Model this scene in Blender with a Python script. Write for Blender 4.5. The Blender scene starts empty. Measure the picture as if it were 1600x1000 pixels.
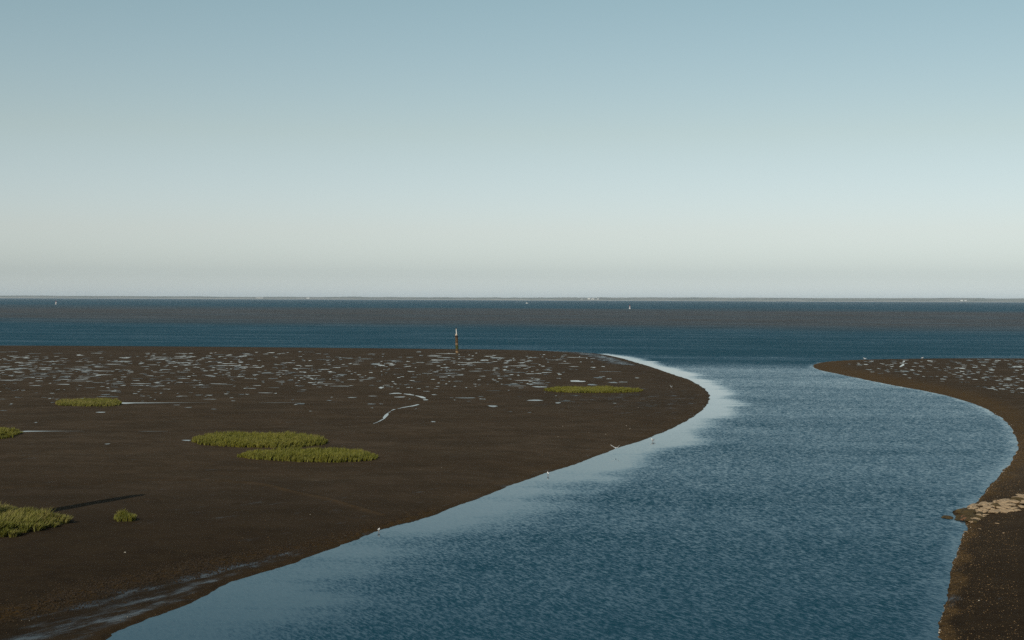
import bpy, math, random
import numpy as np
from mathutils import Vector, Matrix

random.seed(7)
RNG = np.random.default_rng(11)
sc = bpy.context.scene

# ------------------------------------------------------------------ camera
H = 11.0                      # camera height above the water
FPX = 2222.0                  # focal length in pixels of the 1600 px wide photograph
PITCH = math.atan((500 - 467.4) / FPX)
ROLL = math.radians(0.233)
cam = bpy.data.cameras.new('camera')
cam.sensor_width = 36.0
cam.lens = FPX / 1600 * 36.0
cam.clip_start = 0.5
cam.clip_end = 80000
cam_ob = bpy.data.objects.new('camera', cam)
sc.collection.objects.link(cam_ob)
CM = Matrix.Rotation(math.pi / 2 - PITCH, 4, 'X') @ Matrix.Rotation(ROLL, 4, 'Z')
cam_ob.matrix_world = Matrix.Translation((0, 0, H)) @ CM
sc.camera = cam_ob

# ------------------------------------------------------------------ sky and sun
SUN_EL = math.radians(33)
SUN_AZ = math.radians(208)    # compass bearing, +Y is north
world = bpy.data.worlds.new('World')
sc.world = world
world.use_nodes = True
wn, wl = world.node_tree.nodes, world.node_tree.links
wn.clear()
wo = wn.new('ShaderNodeOutputWorld')
bg = wn.new('ShaderNodeBackground')
sky = wn.new('ShaderNodeTexSky')
sky.sky_type = 'NISHITA'
sky.sun_disc = False
sky.sun_elevation = SUN_EL
sky.sun_rotation = SUN_AZ
sky.altitude = 10
sky.air_density = 1.0
sky.dust_density = 1.0
sky.ozone_density = 1.0
wl.new(bg.outputs[0], wo.inputs[0])
bg.inputs[1].default_value = 0.10
# air near the sea is paler and greyer than the model's: grade by height over the horizon
tc = wn.new('ShaderNodeTexCoord'); sep = wn.new('ShaderNodeSeparateXYZ'); wl.new(tc.outputs['Generated'], sep.inputs[0])
grade = wn.new('ShaderNodeValToRGB'); wl.new(sep.outputs['Z'], grade.inputs[0])
GR = [(0.0, (1.45, 1.65, 2.1)), (0.0175, (0.98, 1.11, 1.42)), (0.048, (1.04, 1.03, 1.16)), (0.115, (1.07, 0.99, 0.88)), (0.21, (1.03, 1.03, 0.84)), (0.6, (0.85, 1.0, 0.86))]
el = grade.color_ramp.elements
while len(el) < len(GR): el.new(0.5)
for e_, (p_, c_) in zip(el, GR): e_.position = p_
for e_, (p_, c_) in zip(el, GR): e_.color = tuple(v / 3 for v in c_) + (1,)
up = wn.new('ShaderNodeVectorMath'); up.operation = 'SCALE'; up.inputs['Scale'].default_value = 3.0
wl.new(grade.outputs[0], up.inputs[0])
mu = wn.new('ShaderNodeVectorMath'); mu.operation = 'MULTIPLY'
wl.new(sky.outputs[0], mu.inputs[0]); wl.new(up.outputs[0], mu.inputs[1]); wl.new(mu.outputs[0], bg.inputs[0])

sun = bpy.data.lights.new('sun', 'SUN')
sun.energy = 3.0
sun.angle = math.radians(0.53)
sun.color = (1.0, 0.94, 0.84)
sun_ob = bpy.data.objects.new('sun', sun)
sc.collection.objects.link(sun_ob)
TO_SUN = Vector((math.sin(SUN_AZ) * math.cos(SUN_EL), math.cos(SUN_AZ) * math.cos(SUN_EL), math.sin(SUN_EL)))
sun_ob.rotation_euler = TO_SUN.to_track_quat('Z', 'Y').to_euler()
sun_ob.location = (-40, -60, 60)

sc.view_settings.view_transform = 'Standard'
sc.view_settings.look = 'None'
sc.view_settings.exposure = 0.0
sc.view_settings.gamma = 1.0
sc.view_settings.use_curve_mapping = False
sc.cycles.use_denoising = False
sc.cycles.max_bounces = 6
sc.cycles.volume_bounces = 1
sc.cycles.caustics_reflective = False
sc.cycles.caustics_refractive = False

# ------------------------------------------------------------------ helpers
def at(px, py, z=0.0):
    """the point at height z that is seen at photograph pixel px, py"""
    d = CM.to_3x3() @ Vector((px - 800, -(py - 500), -FPX))
    t = (z - H) / d.z
    return (d.x * t, d.y * t)

def tag(o, label=None, cat=None, group=None, kind=None):
    if label: o['label'] = label
    if cat: o['category'] = cat
    if group: o['group'] = group
    if kind: o['kind'] = kind
    return o

def link(o, parent=None):
    sc.collection.objects.link(o)
    if parent is not None:
        o.parent = parent
    return o

def empty(name, loc, rz=0.0):
    o = bpy.data.objects.new(name, None)
    o.empty_display_size = 0.2
    link(o)
    o.location = loc
    o.rotation_euler = (0, 0, rz)
    return o

def mesh_np(name, verts, faces, mat=None, parent=None, smooth=False, attrs=None):
    """verts Nx3, faces MxK (K = 3 or 4) arrays -> one mesh object"""
    verts = np.asarray(verts, dtype=np.float32)
    faces = np.asarray(faces, dtype=np.int32)
    me = bpy.data.meshes.new(name)
    k = faces.shape[1]
    me.vertices.add(len(verts)); me.vertices.foreach_set('co', verts.ravel())
    me.loops.add(faces.size); me.loops.foreach_set('vertex_index', faces.ravel())
    me.polygons.add(len(faces))
    me.polygons.foreach_set('loop_start', np.arange(0, faces.size, k, dtype=np.int32))
    me.polygons.foreach_set('use_smooth', np.full(len(faces), smooth))
    me.update(calc_edges=True)
    for an, av in (attrs or {}).items():
        a = me.attributes.new(an, 'FLOAT', 'POINT')
        a.data.foreach_set('value', np.asarray(av, dtype=np.float32))
    if mat: me.materials.append(mat)
    return link(bpy.data.objects.new(name, me), parent)

def mesh_py(name, verts, faces, mat=None, parent=None, smooth=False, mats=None, fm=None):
    me = bpy.data.meshes.new(name)
    me.from_pydata([tuple(v) for v in verts], [], faces)
    for m in (mats or ([mat] if mat else [])): me.materials.append(m)
    if fm is not None: me.polygons.foreach_set('material_index', fm)
    if smooth: me.polygons.foreach_set('use_smooth', [True] * len(me.polygons))
    me.update()
    return link(bpy.data.objects.new(name, me), parent)

def _hash(ix, iy, seed):
    n = (ix.astype(np.int64) * 374761393 + iy.astype(np.int64) * 668265263 + seed * 1274126177) & 0xFFFFFFFF
    n = ((n ^ (n >> 13)) * 1274126177) & 0xFFFFFFFF
    return ((n ^ (n >> 16)) & 0xFFFF) / 65535.0

def vnoise(x, y, seed=0):
    ix, iy = np.floor(x), np.floor(y)
    fx, fy = x - ix, y - iy
    fx = fx * fx * (3 - 2 * fx); fy = fy * fy * (3 - 2 * fy)
    a = _hash(ix, iy, seed); b = _hash(ix + 1, iy, seed)
    c = _hash(ix, iy + 1, seed); d = _hash(ix + 1, iy + 1, seed)
    return (a * (1 - fx) + b * fx) * (1 - fy) + (c * (1 - fx) + d * fx) * fy * 1.0

def fbm(x, y, seed=0, octv=4):
    s, a, t = 0.0, 1.0, 0.0
    for i in range(octv):
        s = s + a * (vnoise(x * 2 ** i, y * 2 ** i, seed + i) - 0.5); t += a; a *= 0.5
    return s / t * 2

def sstep(a, b, x):
    t = np.clip((x - a) / (b - a), 0, 1)
    return t * t * (3 - 2 * t)

def seg_dist(x, y, pts, closed=False):
    best = np.full(x.shape, 1e9)
    n = len(pts)
    for i in range(n if closed else n - 1):
        ax, ay = pts[i]; bx, by = pts[(i + 1) % n]
        dx, dy = bx - ax, by - ay
        L = dx * dx + dy * dy + 1e-12
        t = np.clip(((x - ax) * dx + (y - ay) * dy) / L, 0, 1)
        best = np.minimum(best, (x - ax - t * dx) ** 2 + (y - ay - t * dy) ** 2)
    return np.sqrt(best)

def inside(x, y, pts):
    r = np.zeros(x.shape, bool)
    n = len(pts)
    for i in range(n):
        ax, ay = pts[i]; bx, by = pts[(i + 1) % n]
        if ay == by: continue
        c = ((ay > y) != (by > y)) & (x < (bx - ax) * (y - ay) / (by - ay) + ax)
        r ^= c
    return r

def sdist(x, y, pts):
    d = seg_dist(x, y, pts, True)
    return np.where(inside(x, y, pts), d, -d)

def cr(pts, sub=4):
    """Catmull-Rom smoothing of an open polyline"""
    out = []
    P = [pts[0]] + list(pts) + [pts[-1]]
    for i in range(1, len(P) - 2):
        p0, p1, p2, p3 = (np.array(P[i + k], float) for k in (-1, 0, 1, 2))
        for s in range(sub):
            t = s / sub
            out.append(tuple(0.5 * ((2 * p1) + (-p0 + p2) * t + (2 * p0 - 5 * p1 + 4 * p2 - p3) * t * t + (-p0 + 3 * p1 - 3 * p2 + p3) * t ** 3)))
    out.append(tuple(pts[-1]))
    return out

# ------------------------------------------------------------------ materials
class NT:
    def __init__(self, name):
        self.m = bpy.data.materials.new(name); self.m.use_nodes = True
        self.n = self.m.node_tree.nodes; self.l = self.m.node_tree.links
        self.b = self.n['Principled BSDF']
    def new(self, t, **kw):
        o = self.n.new(t)
        for k, v in kw.items(): setattr(o, k, v)
        return o
    def put(self, sock, v):
        if hasattr(v, 'is_linked') or isinstance(v, bpy.types.NodeSocket): self.l.new(v, sock)
        else:
            if isinstance(v, tuple) and len(v) == 3 and sock.type == 'RGBA': v = v + (1,)
            sock.default_value = v
    def pos(self, scale=(1, 1, 1), rot=0.0):
        g = self.new('ShaderNodeNewGeometry')
        src = g.outputs['Position']
        if rot:
            m0 = self.new('ShaderNodeMapping'); m0.inputs['Rotation'].default_value = (0, 0, rot)
            self.l.new(src, m0.inputs[0]); src = m0.outputs[0]
        mp = self.new('ShaderNodeMapping'); mp.inputs['Scale'].default_value = scale
        self.l.new(src, mp.inputs[0]); return mp.outputs[0]
    def objpos(self, scale=(1, 1, 1)):
        g = self.new('ShaderNodeTexCoord')
        mp = self.new('ShaderNodeMapping'); mp.inputs['Scale'].default_value = scale
        self.l.new(g.outputs['Object'], mp.inputs[0]); return mp.outputs[0]
    def noise(self, vec, scale, detail=3, rough=0.55, w=0.0):
        t = self.new('ShaderNodeTexNoise'); self.l.new(vec, t.inputs['Vector'])
        t.inputs['Scale'].default_value = scale; t.inputs['Detail'].default_value = detail
        t.inputs['Roughness'].default_value = rough; return t.outputs['Fac']
    def math(self, op, a, b=0.0, c=None, clamp=False):
        t = self.new('ShaderNodeMath', operation=op, use_clamp=clamp)
        self.put(t.inputs[0], a); self.put(t.inputs[1], b)
        if c is not None: self.put(t.inputs[2], c)
        return t.outputs[0]
    def ramp(self, v, a, b, lo=0.0, hi=1.0):
        t = self.new('ShaderNodeMapRange', interpolation_type='SMOOTHSTEP')
        self.put(t.inputs['Value'], v); self.put(t.inputs['From Min'], a); self.put(t.inputs['From Max'], b)
        self.put(t.inputs['To Min'], lo); self.put(t.inputs['To Max'], hi); return t.outputs[0]
    def mix(self, f, a, b, blend='MIX'):
        t = self.new('ShaderNodeMix', data_type='RGBA', blend_type=blend)
        self.put(t.inputs['Factor'], f); self.put(t.inputs['A'], a); self.put(t.inputs['B'], b)
        return t.outputs['Result']
    def attr(self, name):
        t = self.new('ShaderNodeAttribute', attribute_name=name); return t.outputs['Fac']
    def bump(self, h, strength=1.0, dist=1.0, normal=None):
        t = self.new('ShaderNodeBump'); self.put(t.inputs['Height'], h)
        self.put(t.inputs['Strength'], strength); self.put(t.inputs['Distance'], dist)
        if normal is not None: self.l.new(normal, t.inputs['Normal'])
        return t.outputs[0]
    def out(self, color=None, rough=None, spec=None, normal=None):
        if color is not None: self.put(self.b.inputs['Base Color'], color)
        if rough is not None: self.put(self.b.inputs['Roughness'], rough)
        if spec is not None: self.put(self.b.inputs['Specular IOR Level'], spec)
        if normal is not None: self.l.new(normal, self.b.inputs['Normal'])
        return self.m

def simple(name, c1, c2, scale=3.0, rough=0.7, spec=0.3, bump=0.0, bscale=None):
    m = NT(name)
    p = m.objpos()
    f = m.ramp(m.noise(p, scale, 4), 0.35, 0.65)
    nrm = m.bump(m.noise(p, bscale or scale * 3, 4), 1.0, bump) if bump else None
    return m.out(m.mix(f, c1, c2), rough, spec, nrm)

# mud
def mud_material(name):
    m = NT(name)
    p = m.pos()
    px = m.pos((0.35, 1, 1))
    alg, wet, rgh = m.attr('algae'), m.attr('wet'), m.attr('clods')
    big = m.ramp(m.noise(px, 0.09, 4), 0.35, 0.65)
    mid = m.ramp(m.noise(p, 1.1, 5, 0.65), 0.32, 0.68)
    fine = m.noise(p, 14, 4, 0.7)
    col = m.mix(big, (0.072, 0.048, 0.029), (0.086, 0.060, 0.039))
    g = m.new('ShaderNodeNewGeometry'); s_ = m.new('ShaderNodeSeparateXYZ'); m.l.new(g.outputs['Position'], s_.inputs[0])
    allsc = m.noise(m.pos((0.6, 1, 1)), 0.30, 9, 0.78)
    col = m.mix(m.ramp(allsc, 0.36, 0.64, 0.0, 0.75), col, m.mix(0.5, (0.034, 0.026, 0.018), (0.030, 0.019, 0.010)))
    col = m.mix(m.ramp(m.noise(m.pos((0.5, 1, 1)), 0.16, 8, 0.75), 0.5, 0.75, 0.0, 0.5), col, (0.085, 0.066, 0.045))
    near_dark = m.ramp(m.math('MULTIPLY_ADD', m.noise(p, 0.06, 4), 30.0, s_.outputs['Y']), 115.0, 62.0)
    col = m.mix(m.math('MULTIPLY', near_dark, 0.9), col, (0.015, 0.0095, 0.0058))     # near mud darker: vignette painted into the colour, together with damper mud
    col = m.mix(m.math('MULTIPLY', mid, 0.5), col, (0.040, 0.027, 0.015))
    col = m.mix(m.math('MULTIPLY', m.ramp(fine, 0.35, 0.75), 0.28), col, (0.078, 0.052, 0.026))
    an = m.ramp(m.noise(p, 2.6, 5, 0.7), 0.30, 0.62)
    col = m.mix(m.math('MULTIPLY', alg, an), col, (0.085, 0.050, 0.020))
    col = m.mix(m.math('MULTIPLY', rgh, m.ramp(m.noise(p, 5, 4, 0.7), 0.4, 0.6)), col, (0.055, 0.032, 0.012))
    # wet sheen: film of water in streaks
    ws = m.noise(m.pos((0.35, 1.1, 1.0), math.radians(-60)), 1.1, 6, 0.66)
    w = m.ramp(m.math('ADD', ws, m.math('MULTIPLY', wet, 0.32)), 0.62, 0.84)
    col = m.mix(m.math('MULTIPLY', wet, 0.45), col, (0.020, 0.017, 0.013))
    rough = m.math('SUBTRACT', 0.85, m.math('MULTIPLY', w, 0.56))
    spec = m.math('MULTIPLY_ADD', w, 0.28, 0.01)
    h = m.math('MULTIPLY', m.noise(p, 1.6, 5, 0.6), 0.05)
    h = m.math('MULTIPLY_ADD', fine, 0.007, h)
    h = m.math('MULTIPLY', h, m.math('SUBTRACT', 1.0, m.math('MULTIPLY', w, 0.9)))
    return m.out(col, rough, spec, m.bump(h, 1.0, 1.0))

LEAN = 3.6      # chop driven by the sea wind: its steep faces look inshore
def water_material():
    m = NT('sea_water')
    calm, rip, turb = m.attr('calm'), m.attr('rip'), m.attr('turbid')
    streak = m.noise(m.pos((0.10, 0.55, 1)), 0.55, 5, 0.6)
    c = m.ramp(m.math('MULTIPLY_ADD', m.math('SUBTRACT', streak, 0.5), 0.9, calm), 0.12, 0.92)
    # gusts: broad to small patches of rougher and smoother water
    patch = m.ramp(m.noise(m.pos((0.06, 0.16, 1), 0.1), 1.0, 8, 0.72), 0.33, 0.67, 0.80, 1.16)
    amp = m.math('MULTIPLY', m.math('SUBTRACT', 1.0, m.math('MULTIPLY', c, 0.955)), patch)
    lanes = m.ramp(m.noise(m.pos((0.012, 0.06, 1), math.radians(6)), 1.0, 5, 0.6), 0.36, 0.64, 0.78, 1.2)   # current lanes
    amp = m.math('MULTIPLY', amp, lanes)
    amp = m.math('MULTIPLY', amp, m.math('MULTIPLY_ADD', rip, 2.4, 1.0))
    # wind ripples as a slope field: independent of how far away they are seen
    def slope(scale, rot, detail, rough):
        t = m.new('ShaderNodeTexNoise'); m.l.new(m.pos(scale, rot), t.inputs['Vector'])
        t.inputs['Scale'].default_value = 1.0; t.inputs['Detail'].default_value = detail; t.inputs['Roughness'].default_value = rough
        v = m.new('ShaderNodeVectorMath', operation='SUBTRACT'); m.l.new(t.outputs['Color'], v.inputs[0])
        v.inputs[1].default_value = (0.5, 0.5, 0.5); return v.outputs[0]
    def vm(op, a, b, sc=None):
        v = m.new('ShaderNodeVectorMath', operation=op); m.put(v.inputs[0], a)
        if sc is not None: m.put(v.inputs['Scale'], sc)
        else: m.put(v.inputs[1], b)
        return v.outputs[0]
    s1 = slope((3.4, 10.5, 1), math.radians(64), 4, 0.60)
    s2 = slope((1.25, 0.38, 1), math.radians(12), 5, 0.75)
    # sharp little faces: most of the surface is nearly level, some of it steep
    sv = vm('ADD', vm('MULTIPLY', s1, (0.36, 0.88, 0.0)), vm('MULTIPLY', s2, (0.06, 0.16, 0.0)))
    sp = m.new('ShaderNodeSeparateXYZ'); m.l.new(sv, sp.inputs[0])
    u = m.math('MAXIMUM', m.math('ADD', sp.outputs[1], 0.16), 0.0)
    cb = m.new('ShaderNodeCombineXYZ'); m.l.new(sp.outputs[0], cb.inputs[0])
    m.put(cb.inputs[1], m.math('MULTIPLY_ADD', m.math('MULTIPLY', u, u), -LEAN, -0.012))
    sv = vm('SCALE', cb.outputs[0], None, amp)
    sv = vm('ADD', sv, (0.0, 0.0, 1.0))
    nrm = vm('NORMALIZE', sv, (0, 0, 0))
    t1 = m.noise(m.pos((0.0006, 0.006, 1)), 1.0, 6, 0.7)
    t = m.math('MULTIPLY', turb, m.ramp(t1, 0.35, 0.6, 0.75, 1.0))
    col = m.mix(t, (0.008, 0.043, 0.062), (0.052, 0.043, 0.034))
    m.put(m.b.inputs['IOR'], 1.333)
    return m.out(col, m.math('MULTIPLY_ADD', amp, 0.10, 0.03), 0.34, nrm)

def pool_material(name):
    m = NT(name)
    f = m.attr('film')                       # how muddy and thin the water of this pool is
    n = m.noise(m.pos((0.5, 0.5, 1)), 0.8, 3)
    col = m.mix(n, (0.030, 0.026, 0.018), (0.055, 0.040, 0.026))
    h = m.noise(m.pos((2, 4, 1)), 1.0, 2)
    m.put(m.b.inputs['IOR'], 1.333)
    return m.out(col, m.math('MULTIPLY_ADD', f, 0.30, 0.05), m.math('MULTIPLY_ADD', f, -0.42, 0.5), m.bump(m.math('MULTIPLY', h, 0.004), 1.0, 1.0))

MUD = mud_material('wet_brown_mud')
WATER = water_material()
POOL = pool_material('pool_water')

# ------------------------------------------------------------------ shorelines (traced on the ground plane)
LP = [(-700, 539), (0, 540.6), (200, 541.5), (400, 543), (700, 546.0), (800, 547.2), (870, 549), (930, 552.5), (960, 557), (986, 564), (1015, 572.5),
      (1055, 586), (1076, 593), (1090, 600), (1102, 608), (1109, 617.5), (1108, 627), (1097, 642), (1075, 657), (1050, 669.5),
      (1025, 680), (1000, 689), (965, 700), (940, 710), (893, 727), (850, 741), (800, 758.5), (760, 774), (720, 789.5),
      (690, 801), (650, 813), (615, 822.5), (592, 829.5), (560, 842), (540, 849), (510, 859.5), (480, 870.5), (455, 881),
      (425, 891), (390, 901), (360, 909), (335, 923), (318, 934), (290, 946), (250, 959), (215, 973), (180, 990), (160, 1000),
      (120, 1024), (40, 1075), (-150, 1180), (-500, 1350)]
RP = [(2400, 561), (1700, 560.3), (1600, 560.6), (1500, 560.4), (1430, 560.8), (1350, 562.2), (1310, 563.8), (1285, 566.3), (1272, 569.5), (1270, 573),
      (1280, 578), (1310, 584.5), (1350, 593), (1400, 603), (1450, 612), (1500, 624), (1540, 639), (1565, 654), (1580, 670),
      (1588, 688), (1588, 703), (1583, 716), (1572, 731), (1556, 750), (1545, 763), (1534, 774), (1521, 786), (1509, 796), (1497, 801),
      (1499, 806), (1507, 813), (1508, 825), (1500, 845), (1494, 870), (1483, 890), (1477, 920), (1472, 945), (1468, 970),
      (1464, 1000), (1458, 1060), (1450, 1150), (1430, 1400)]
lshore = cr([at(*p) for p in LP], 2)
rshore = cr([at(*p) for p in RP], 2)
LPOLY = [(-900, lshore[0][1] + 4)] + lshore + [(-60, 15), (-900, 15)]
RPOLY = [(900, rshore[0][1])] + rshore + [(30, 12), (900, 12)]

def gpts(pp): return [at(*p) for p in pp]
SCARP = cr(gpts([(-120, 1000), (60, 960), (130, 935), (200, 917), (290, 897), (340, 884), (450, 862), (540, 842), (600, 824), (680, 800)]), 3)
GULLY = cr(gpts([(-60, 776), (0, 773), (60, 770), (110, 768), (155, 765), (165, 762.5), (200, 760), (260, 760), (320, 760)]), 3)
GULLY2 = cr(gpts([(196, 796), (212, 794), (225, 792), (250, 791)]), 3)
RIDGE = cr(gpts([(340, 761), (380, 763), (420, 768), (450, 776), (480, 782), (510, 788), (550, 798), (600, 808)]), 3)
SPIT = cr(gpts([(1500, 802), (1525, 800), (1560, 797), (1600, 792), (1680, 783), (1800, 770)]), 3)

def ground(x, y, full=False):
    x = np.asarray(x, float); y = np.asarray(y, float)
    wob = 0.22 * fbm(x * 0.45, y * 0.45, 3, 4) + 0.06 * fbm(x * 3, y * 3, 9, 2)
    dl = sdist(x, y, LPOLY) + wob
    dr = sdist(x, y, RPOLY) + wob
    d = np.maximum(dl, dr)
    z = np.where(d > 0, 0.07 * sstep(0, 0.35, d) + 0.26 * sstep(0, 7, d) + 0.12 * sstep(5, 60, d), d * 0.25)
    on = sstep(0.2, 2.0, d)
    near = sstep(240, 60, y)
    z = z + on * near * (0.05 * fbm(x * 0.12, y * 0.12, 21, 4) + 0.018 * fbm(x * 0.9, y * 0.9, 31, 3))
    sc_d = seg_dist(x, y, SCARP)
    clods = sstep(1.1, 0.2, sc_d + 0.5 * fbm(x * 0.8, y * 0.8, 5, 3)) * (dl > 0.1)
    z = z + clods * (0.02 + 0.07 * fbm(x * 3.1, y * 3.1, 41, 3))
    z = z - 0.09 * sstep(0.28, 0.03, seg_dist(x, y, GULLY)) * on - 0.09 * sstep(0.2, 0.03, seg_dist(x, y, GULLY2)) * on
    z = z + 0.06 * sstep(0.35, 0.02, seg_dist(x, y, RIDGE)) * on
    sd = seg_dist(x, y, SPIT)
    spit = sstep(1.5, 0.2, sd + 0.35 * fbm(x * 1.2, y * 1.2, 51, 3))
    z = z + 0.16 * spit * (dr > -0.3)
    if not full: return z
    # wet terrace below the scarp at the lower left, damp rims elsewhere, wet tip
    scx = np.array([p[0] for p in SCARP]); scy = np.array([p[1] for p in SCARP])
    terr = 0.58 * sstep(0.1, 0.7, np.interp(x, scx, scy) - y) * sstep(0.15, 0.6, dl) * sstep(4.6, 2.6, dl) * sstep(at(600, 828)[0] + 1, at(500, 862)[0] - 1, x) * (y < 75) * sstep(0.3, 0.9, sc_d + 0.2)
    rim = sstep(0.9, 0.1, d) * (d > -0.3) * 0.22
    tip = sstep(14, 2, np.hypot((x - at(1000, 628)[0]) / 1.3, (y - at(1000, 628)[1]) / 2.2)) * 0.32
    tip2 = sstep(0, 3, dl) * sstep(9, 4, dl) * (y > 235) * (x > at(880, 556)[0] - 10) * 0.8
    blue = sstep(9, 2, np.hypot((x - at(450, 805)[0]) / 1.5, (y - at(450, 805)[1]) / 1.2)) * 0.12
    wet = np.clip(np.maximum.reduce([terr, rim, tip, tip2, blue]), 0, 1)
    band = 0.35 + 4.5 * sstep(60, 240, y)
    alg = np.where(dr > dl, sstep(band * 1.7, band * 0.5, dr + 0.6 * fbm(x * .5, y * .5, 61, 3)), 0.25 * sstep(2.0, 0.3, dl)) * (d > 0)
    alg = np.maximum(alg, spit * (dr > 0))
    alg = np.maximum(alg, 0.35 * sstep(0.35, 0.05, seg_dist(x, y, RIDGE)))
    return z, d, wet, alg, clods

# ------------------------------------------------------------------ mudflats: one sheet, finer where it is seen close
f0 = np.concatenate([[12, 18, 26, 34, 39], 24442 / np.arange(585, 195, -1.25), 24442 / np.arange(195, 70, -0.6), [360, 420]])
f0 = np.unique(f0)
s0 = np.concatenate([np.linspace(-2.2, -0.55, 30)[:-1], np.linspace(-0.55, -0.39, 90)[:-1], np.linspace(-0.39, 0.39, 1040), np.linspace(0.39, 0.55, 90)[1:], np.linspace(0.55, 2.2, 30)[1:]])
S, D = np.meshgrid(s0, f0)
X, Y = S * D, D
z, d, wet, alg, clods = ground(X, Y, True)
nr, nc = X.shape
idx = np.arange(nr * nc).reshape(nr, nc)
quads = np.stack([idx[:-1, :-1], idx[:-1, 1:], idx[1:, 1:], idx[1:, :-1]], -1).reshape(-1, 4)
keep = (z.ravel()[quads] > -0.25).any(1)
quads = quads[keep]
def compact(v, q, attrs):
    used = np.unique(q); mp = np.full(len(v), -1); mp[used] = np.arange(len(used))
    return v[used], mp[q], {k: a[used] for k, a in attrs.items()}
side = (X.ravel()[quads] > np.interp(Y.ravel()[quads], [0, 60, 140, 250, 320], [8, 12, 34, 45, 60])).all(1)
V = np.stack([X.ravel(), Y.ravel(), z.ravel()], 1)
AT = {'wet': wet.ravel(), 'algae': alg.ravel(), 'clods': clods.ravel()}
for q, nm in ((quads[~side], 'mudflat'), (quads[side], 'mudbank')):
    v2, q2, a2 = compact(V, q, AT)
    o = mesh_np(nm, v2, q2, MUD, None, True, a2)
    tag(o, kind='structure')

# ------------------------------------------------------------------ water: one sheet to the far shore
yb = np.unique(np.concatenate([[-2500, -400, -50, 5, 20, 32], 24442 / np.arange(620, 80, -2.5), [330, 380, 450, 500, 530, 560, 590, 620, 650, 680, 720, 800, 1000, 1200, 1350, 1450, 1550, 1650, 1780, 1900, 2400, 4000, 8000, 14060]]))
sb = np.concatenate([[-1.6, -1.0, -0.7], np.linspace(-0.5, 0.5, 360), [0.7, 1.0, 1.6]])
S, D = np.meshgrid(sb, yb)
X = S * np.maximum(D, 60.0); Y = D.copy()
X[:, 0] = -19900; X[:, -1] = 19900
dl = -sdist(X, Y, LPOLY)
calm = sstep(8.5, 1.0, dl * np.interp(Y, [40, 60, 100, 150, 200, 260], [0.60, 0.70, 1.08, 1.32, 1.4, 1.3]) + 3.0 * fbm(X * 0.16, Y * 0.10, 71, 3)) * np.interp(Y, [45, 110, 160, 200], [0.90, 0.96, 1.0, 1.0]) * (Y < 330) * (X < 45) * np.where(Y > 262, sstep(at(900, 550)[0], at(965, 558)[0], X), 1)
calm = np.maximum(calm, 0.55 * sstep(1.6, 0.1, -sdist(X, Y, RPOLY)) * (Y < 300))
rip = 0.8 * sstep(232, 250, Y + 0.10 * X) * sstep(0, 20, X) * (Y < 320) + 1.0 * sstep(275, 320, Y)
Yt = Y * (1 + 0.16 * fbm(X / 330, Y / 260, 91, 4)) + 0.22 * X
turb = 0.9 * sstep(520, 760, Yt) * sstep(1950, 1300, Yt)
nr, nc = X.shape
idx = np.arange(nr * nc).reshape(nr, nc)
quads = np.stack([idx[:-1, :-1], idx[:-1, 1:], idx[1:, 1:], idx[1:, :-1]], -1).reshape(-1, 4)
o = mesh_np('sea_water', np.stack([X.ravel(), Y.ravel(), np.zeros(X.size)], 1), quads, WATER, None, True,
            {'calm': calm.ravel(), 'rip': rip.ravel(), 'turbid': turb.ravel()})
tag(o, kind='structure')

# ------------------------------------------------------------------ tide pools on the flats
pv, pf, pa = [], [], []
def pool(cx, cy, a, b, rot=0.0, n=11, jag=0.35):
    ph = random.random() * 6
    ring = []
    k1, k2, k3 = random.random() * 6, random.random() * 6, random.random() * 6
    for i in range(n):
        t = i / n * 2 * math.pi + ph
        r = 1 + jag * (0.5 * math.sin(2 * t + k1) + 0.45 * math.sin(3 * t + k2) + 0.4 * math.sin(5 * t + k3))
        u, w = a * r * math.cos(t), b * r * math.sin(t)
        ring.append((cx + u * math.cos(rot) - w * math.sin(rot), cy + u * math.sin(rot) + w * math.cos(rot)))
    return ring
def add_poly(ring):
    arr = np.array(ring)
    zz = float(ground(arr[:, 0], arr[:, 1]).max()) + 0.006
    base = len(pv)
    pv.extend((x, y, zz) for x, y in ring)
    c = arr.mean(0); pv.append((c[0], c[1], zz)); pa.extend([random.random() ** 1.3] * (len(ring) + 1))
    m = len(ring)
    pf.extend((base + i, base + (i + 1) % m, base + m) for i in range(m))
def pool_px(x, y, w, h, jag=0.35, tilt=0.0, n=11):
    cx, cy = at(x, y, 0.35)
    D_ = cy
    add_poly(pool(cx, cy, w / 2 * D_ / FPX, max(h, 0.4) / 2 * D_ * D_ / (H * FPX), tilt, n, jag))
GP = [at(*p) for p in [(294, 689), (380, 680), (512, 689), (590, 712), (400, 718)]]
count = 0
tries = 0
while count < 1150 and tries < 16000:          # left flat
    tries += 1
    y = random.uniform(549.5, 646)
    x = random.uniform(-60, 1000)
    dens = np.interp(y, [549, 556, 562, 575, 588, 600, 612, 630, 646], [.25, .6, 1, 1, .75, .55, .3, .12, .02])
    dens *= np.interp(x, [-60, 300, 700, 850, 930, 1000], [1, 1, .9, .55, .18, 0.02])
    dens *= float(0.35 + 1.3 * vnoise(np.array(x / 90), np.array(y / 12), 5))
    if random.random() > dens: continue
    xx, yy = at(x, y, 0.35)
    if float(sdist(np.array(xx), np.array(yy), LPOLY)) < 6: continue
    w = random.choice([3, 4, 5, 6, 7, 8, 10, 13, 18, 28]) * random.uniform(0.6, 1.15)
    pool_px(x, y, w, random.uniform(0.4, 0.85) * (1 if w < 14 else 0.8), 0.45); count += 1
for k in range(7):                           # clustered larger pools at the far left
    pool_px(random.uniform(0, 75), random.uniform(571, 583), random.uniform(10, 24), random.uniform(.7, 1.2), 0.5)
count = 0
tries = 0
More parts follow.
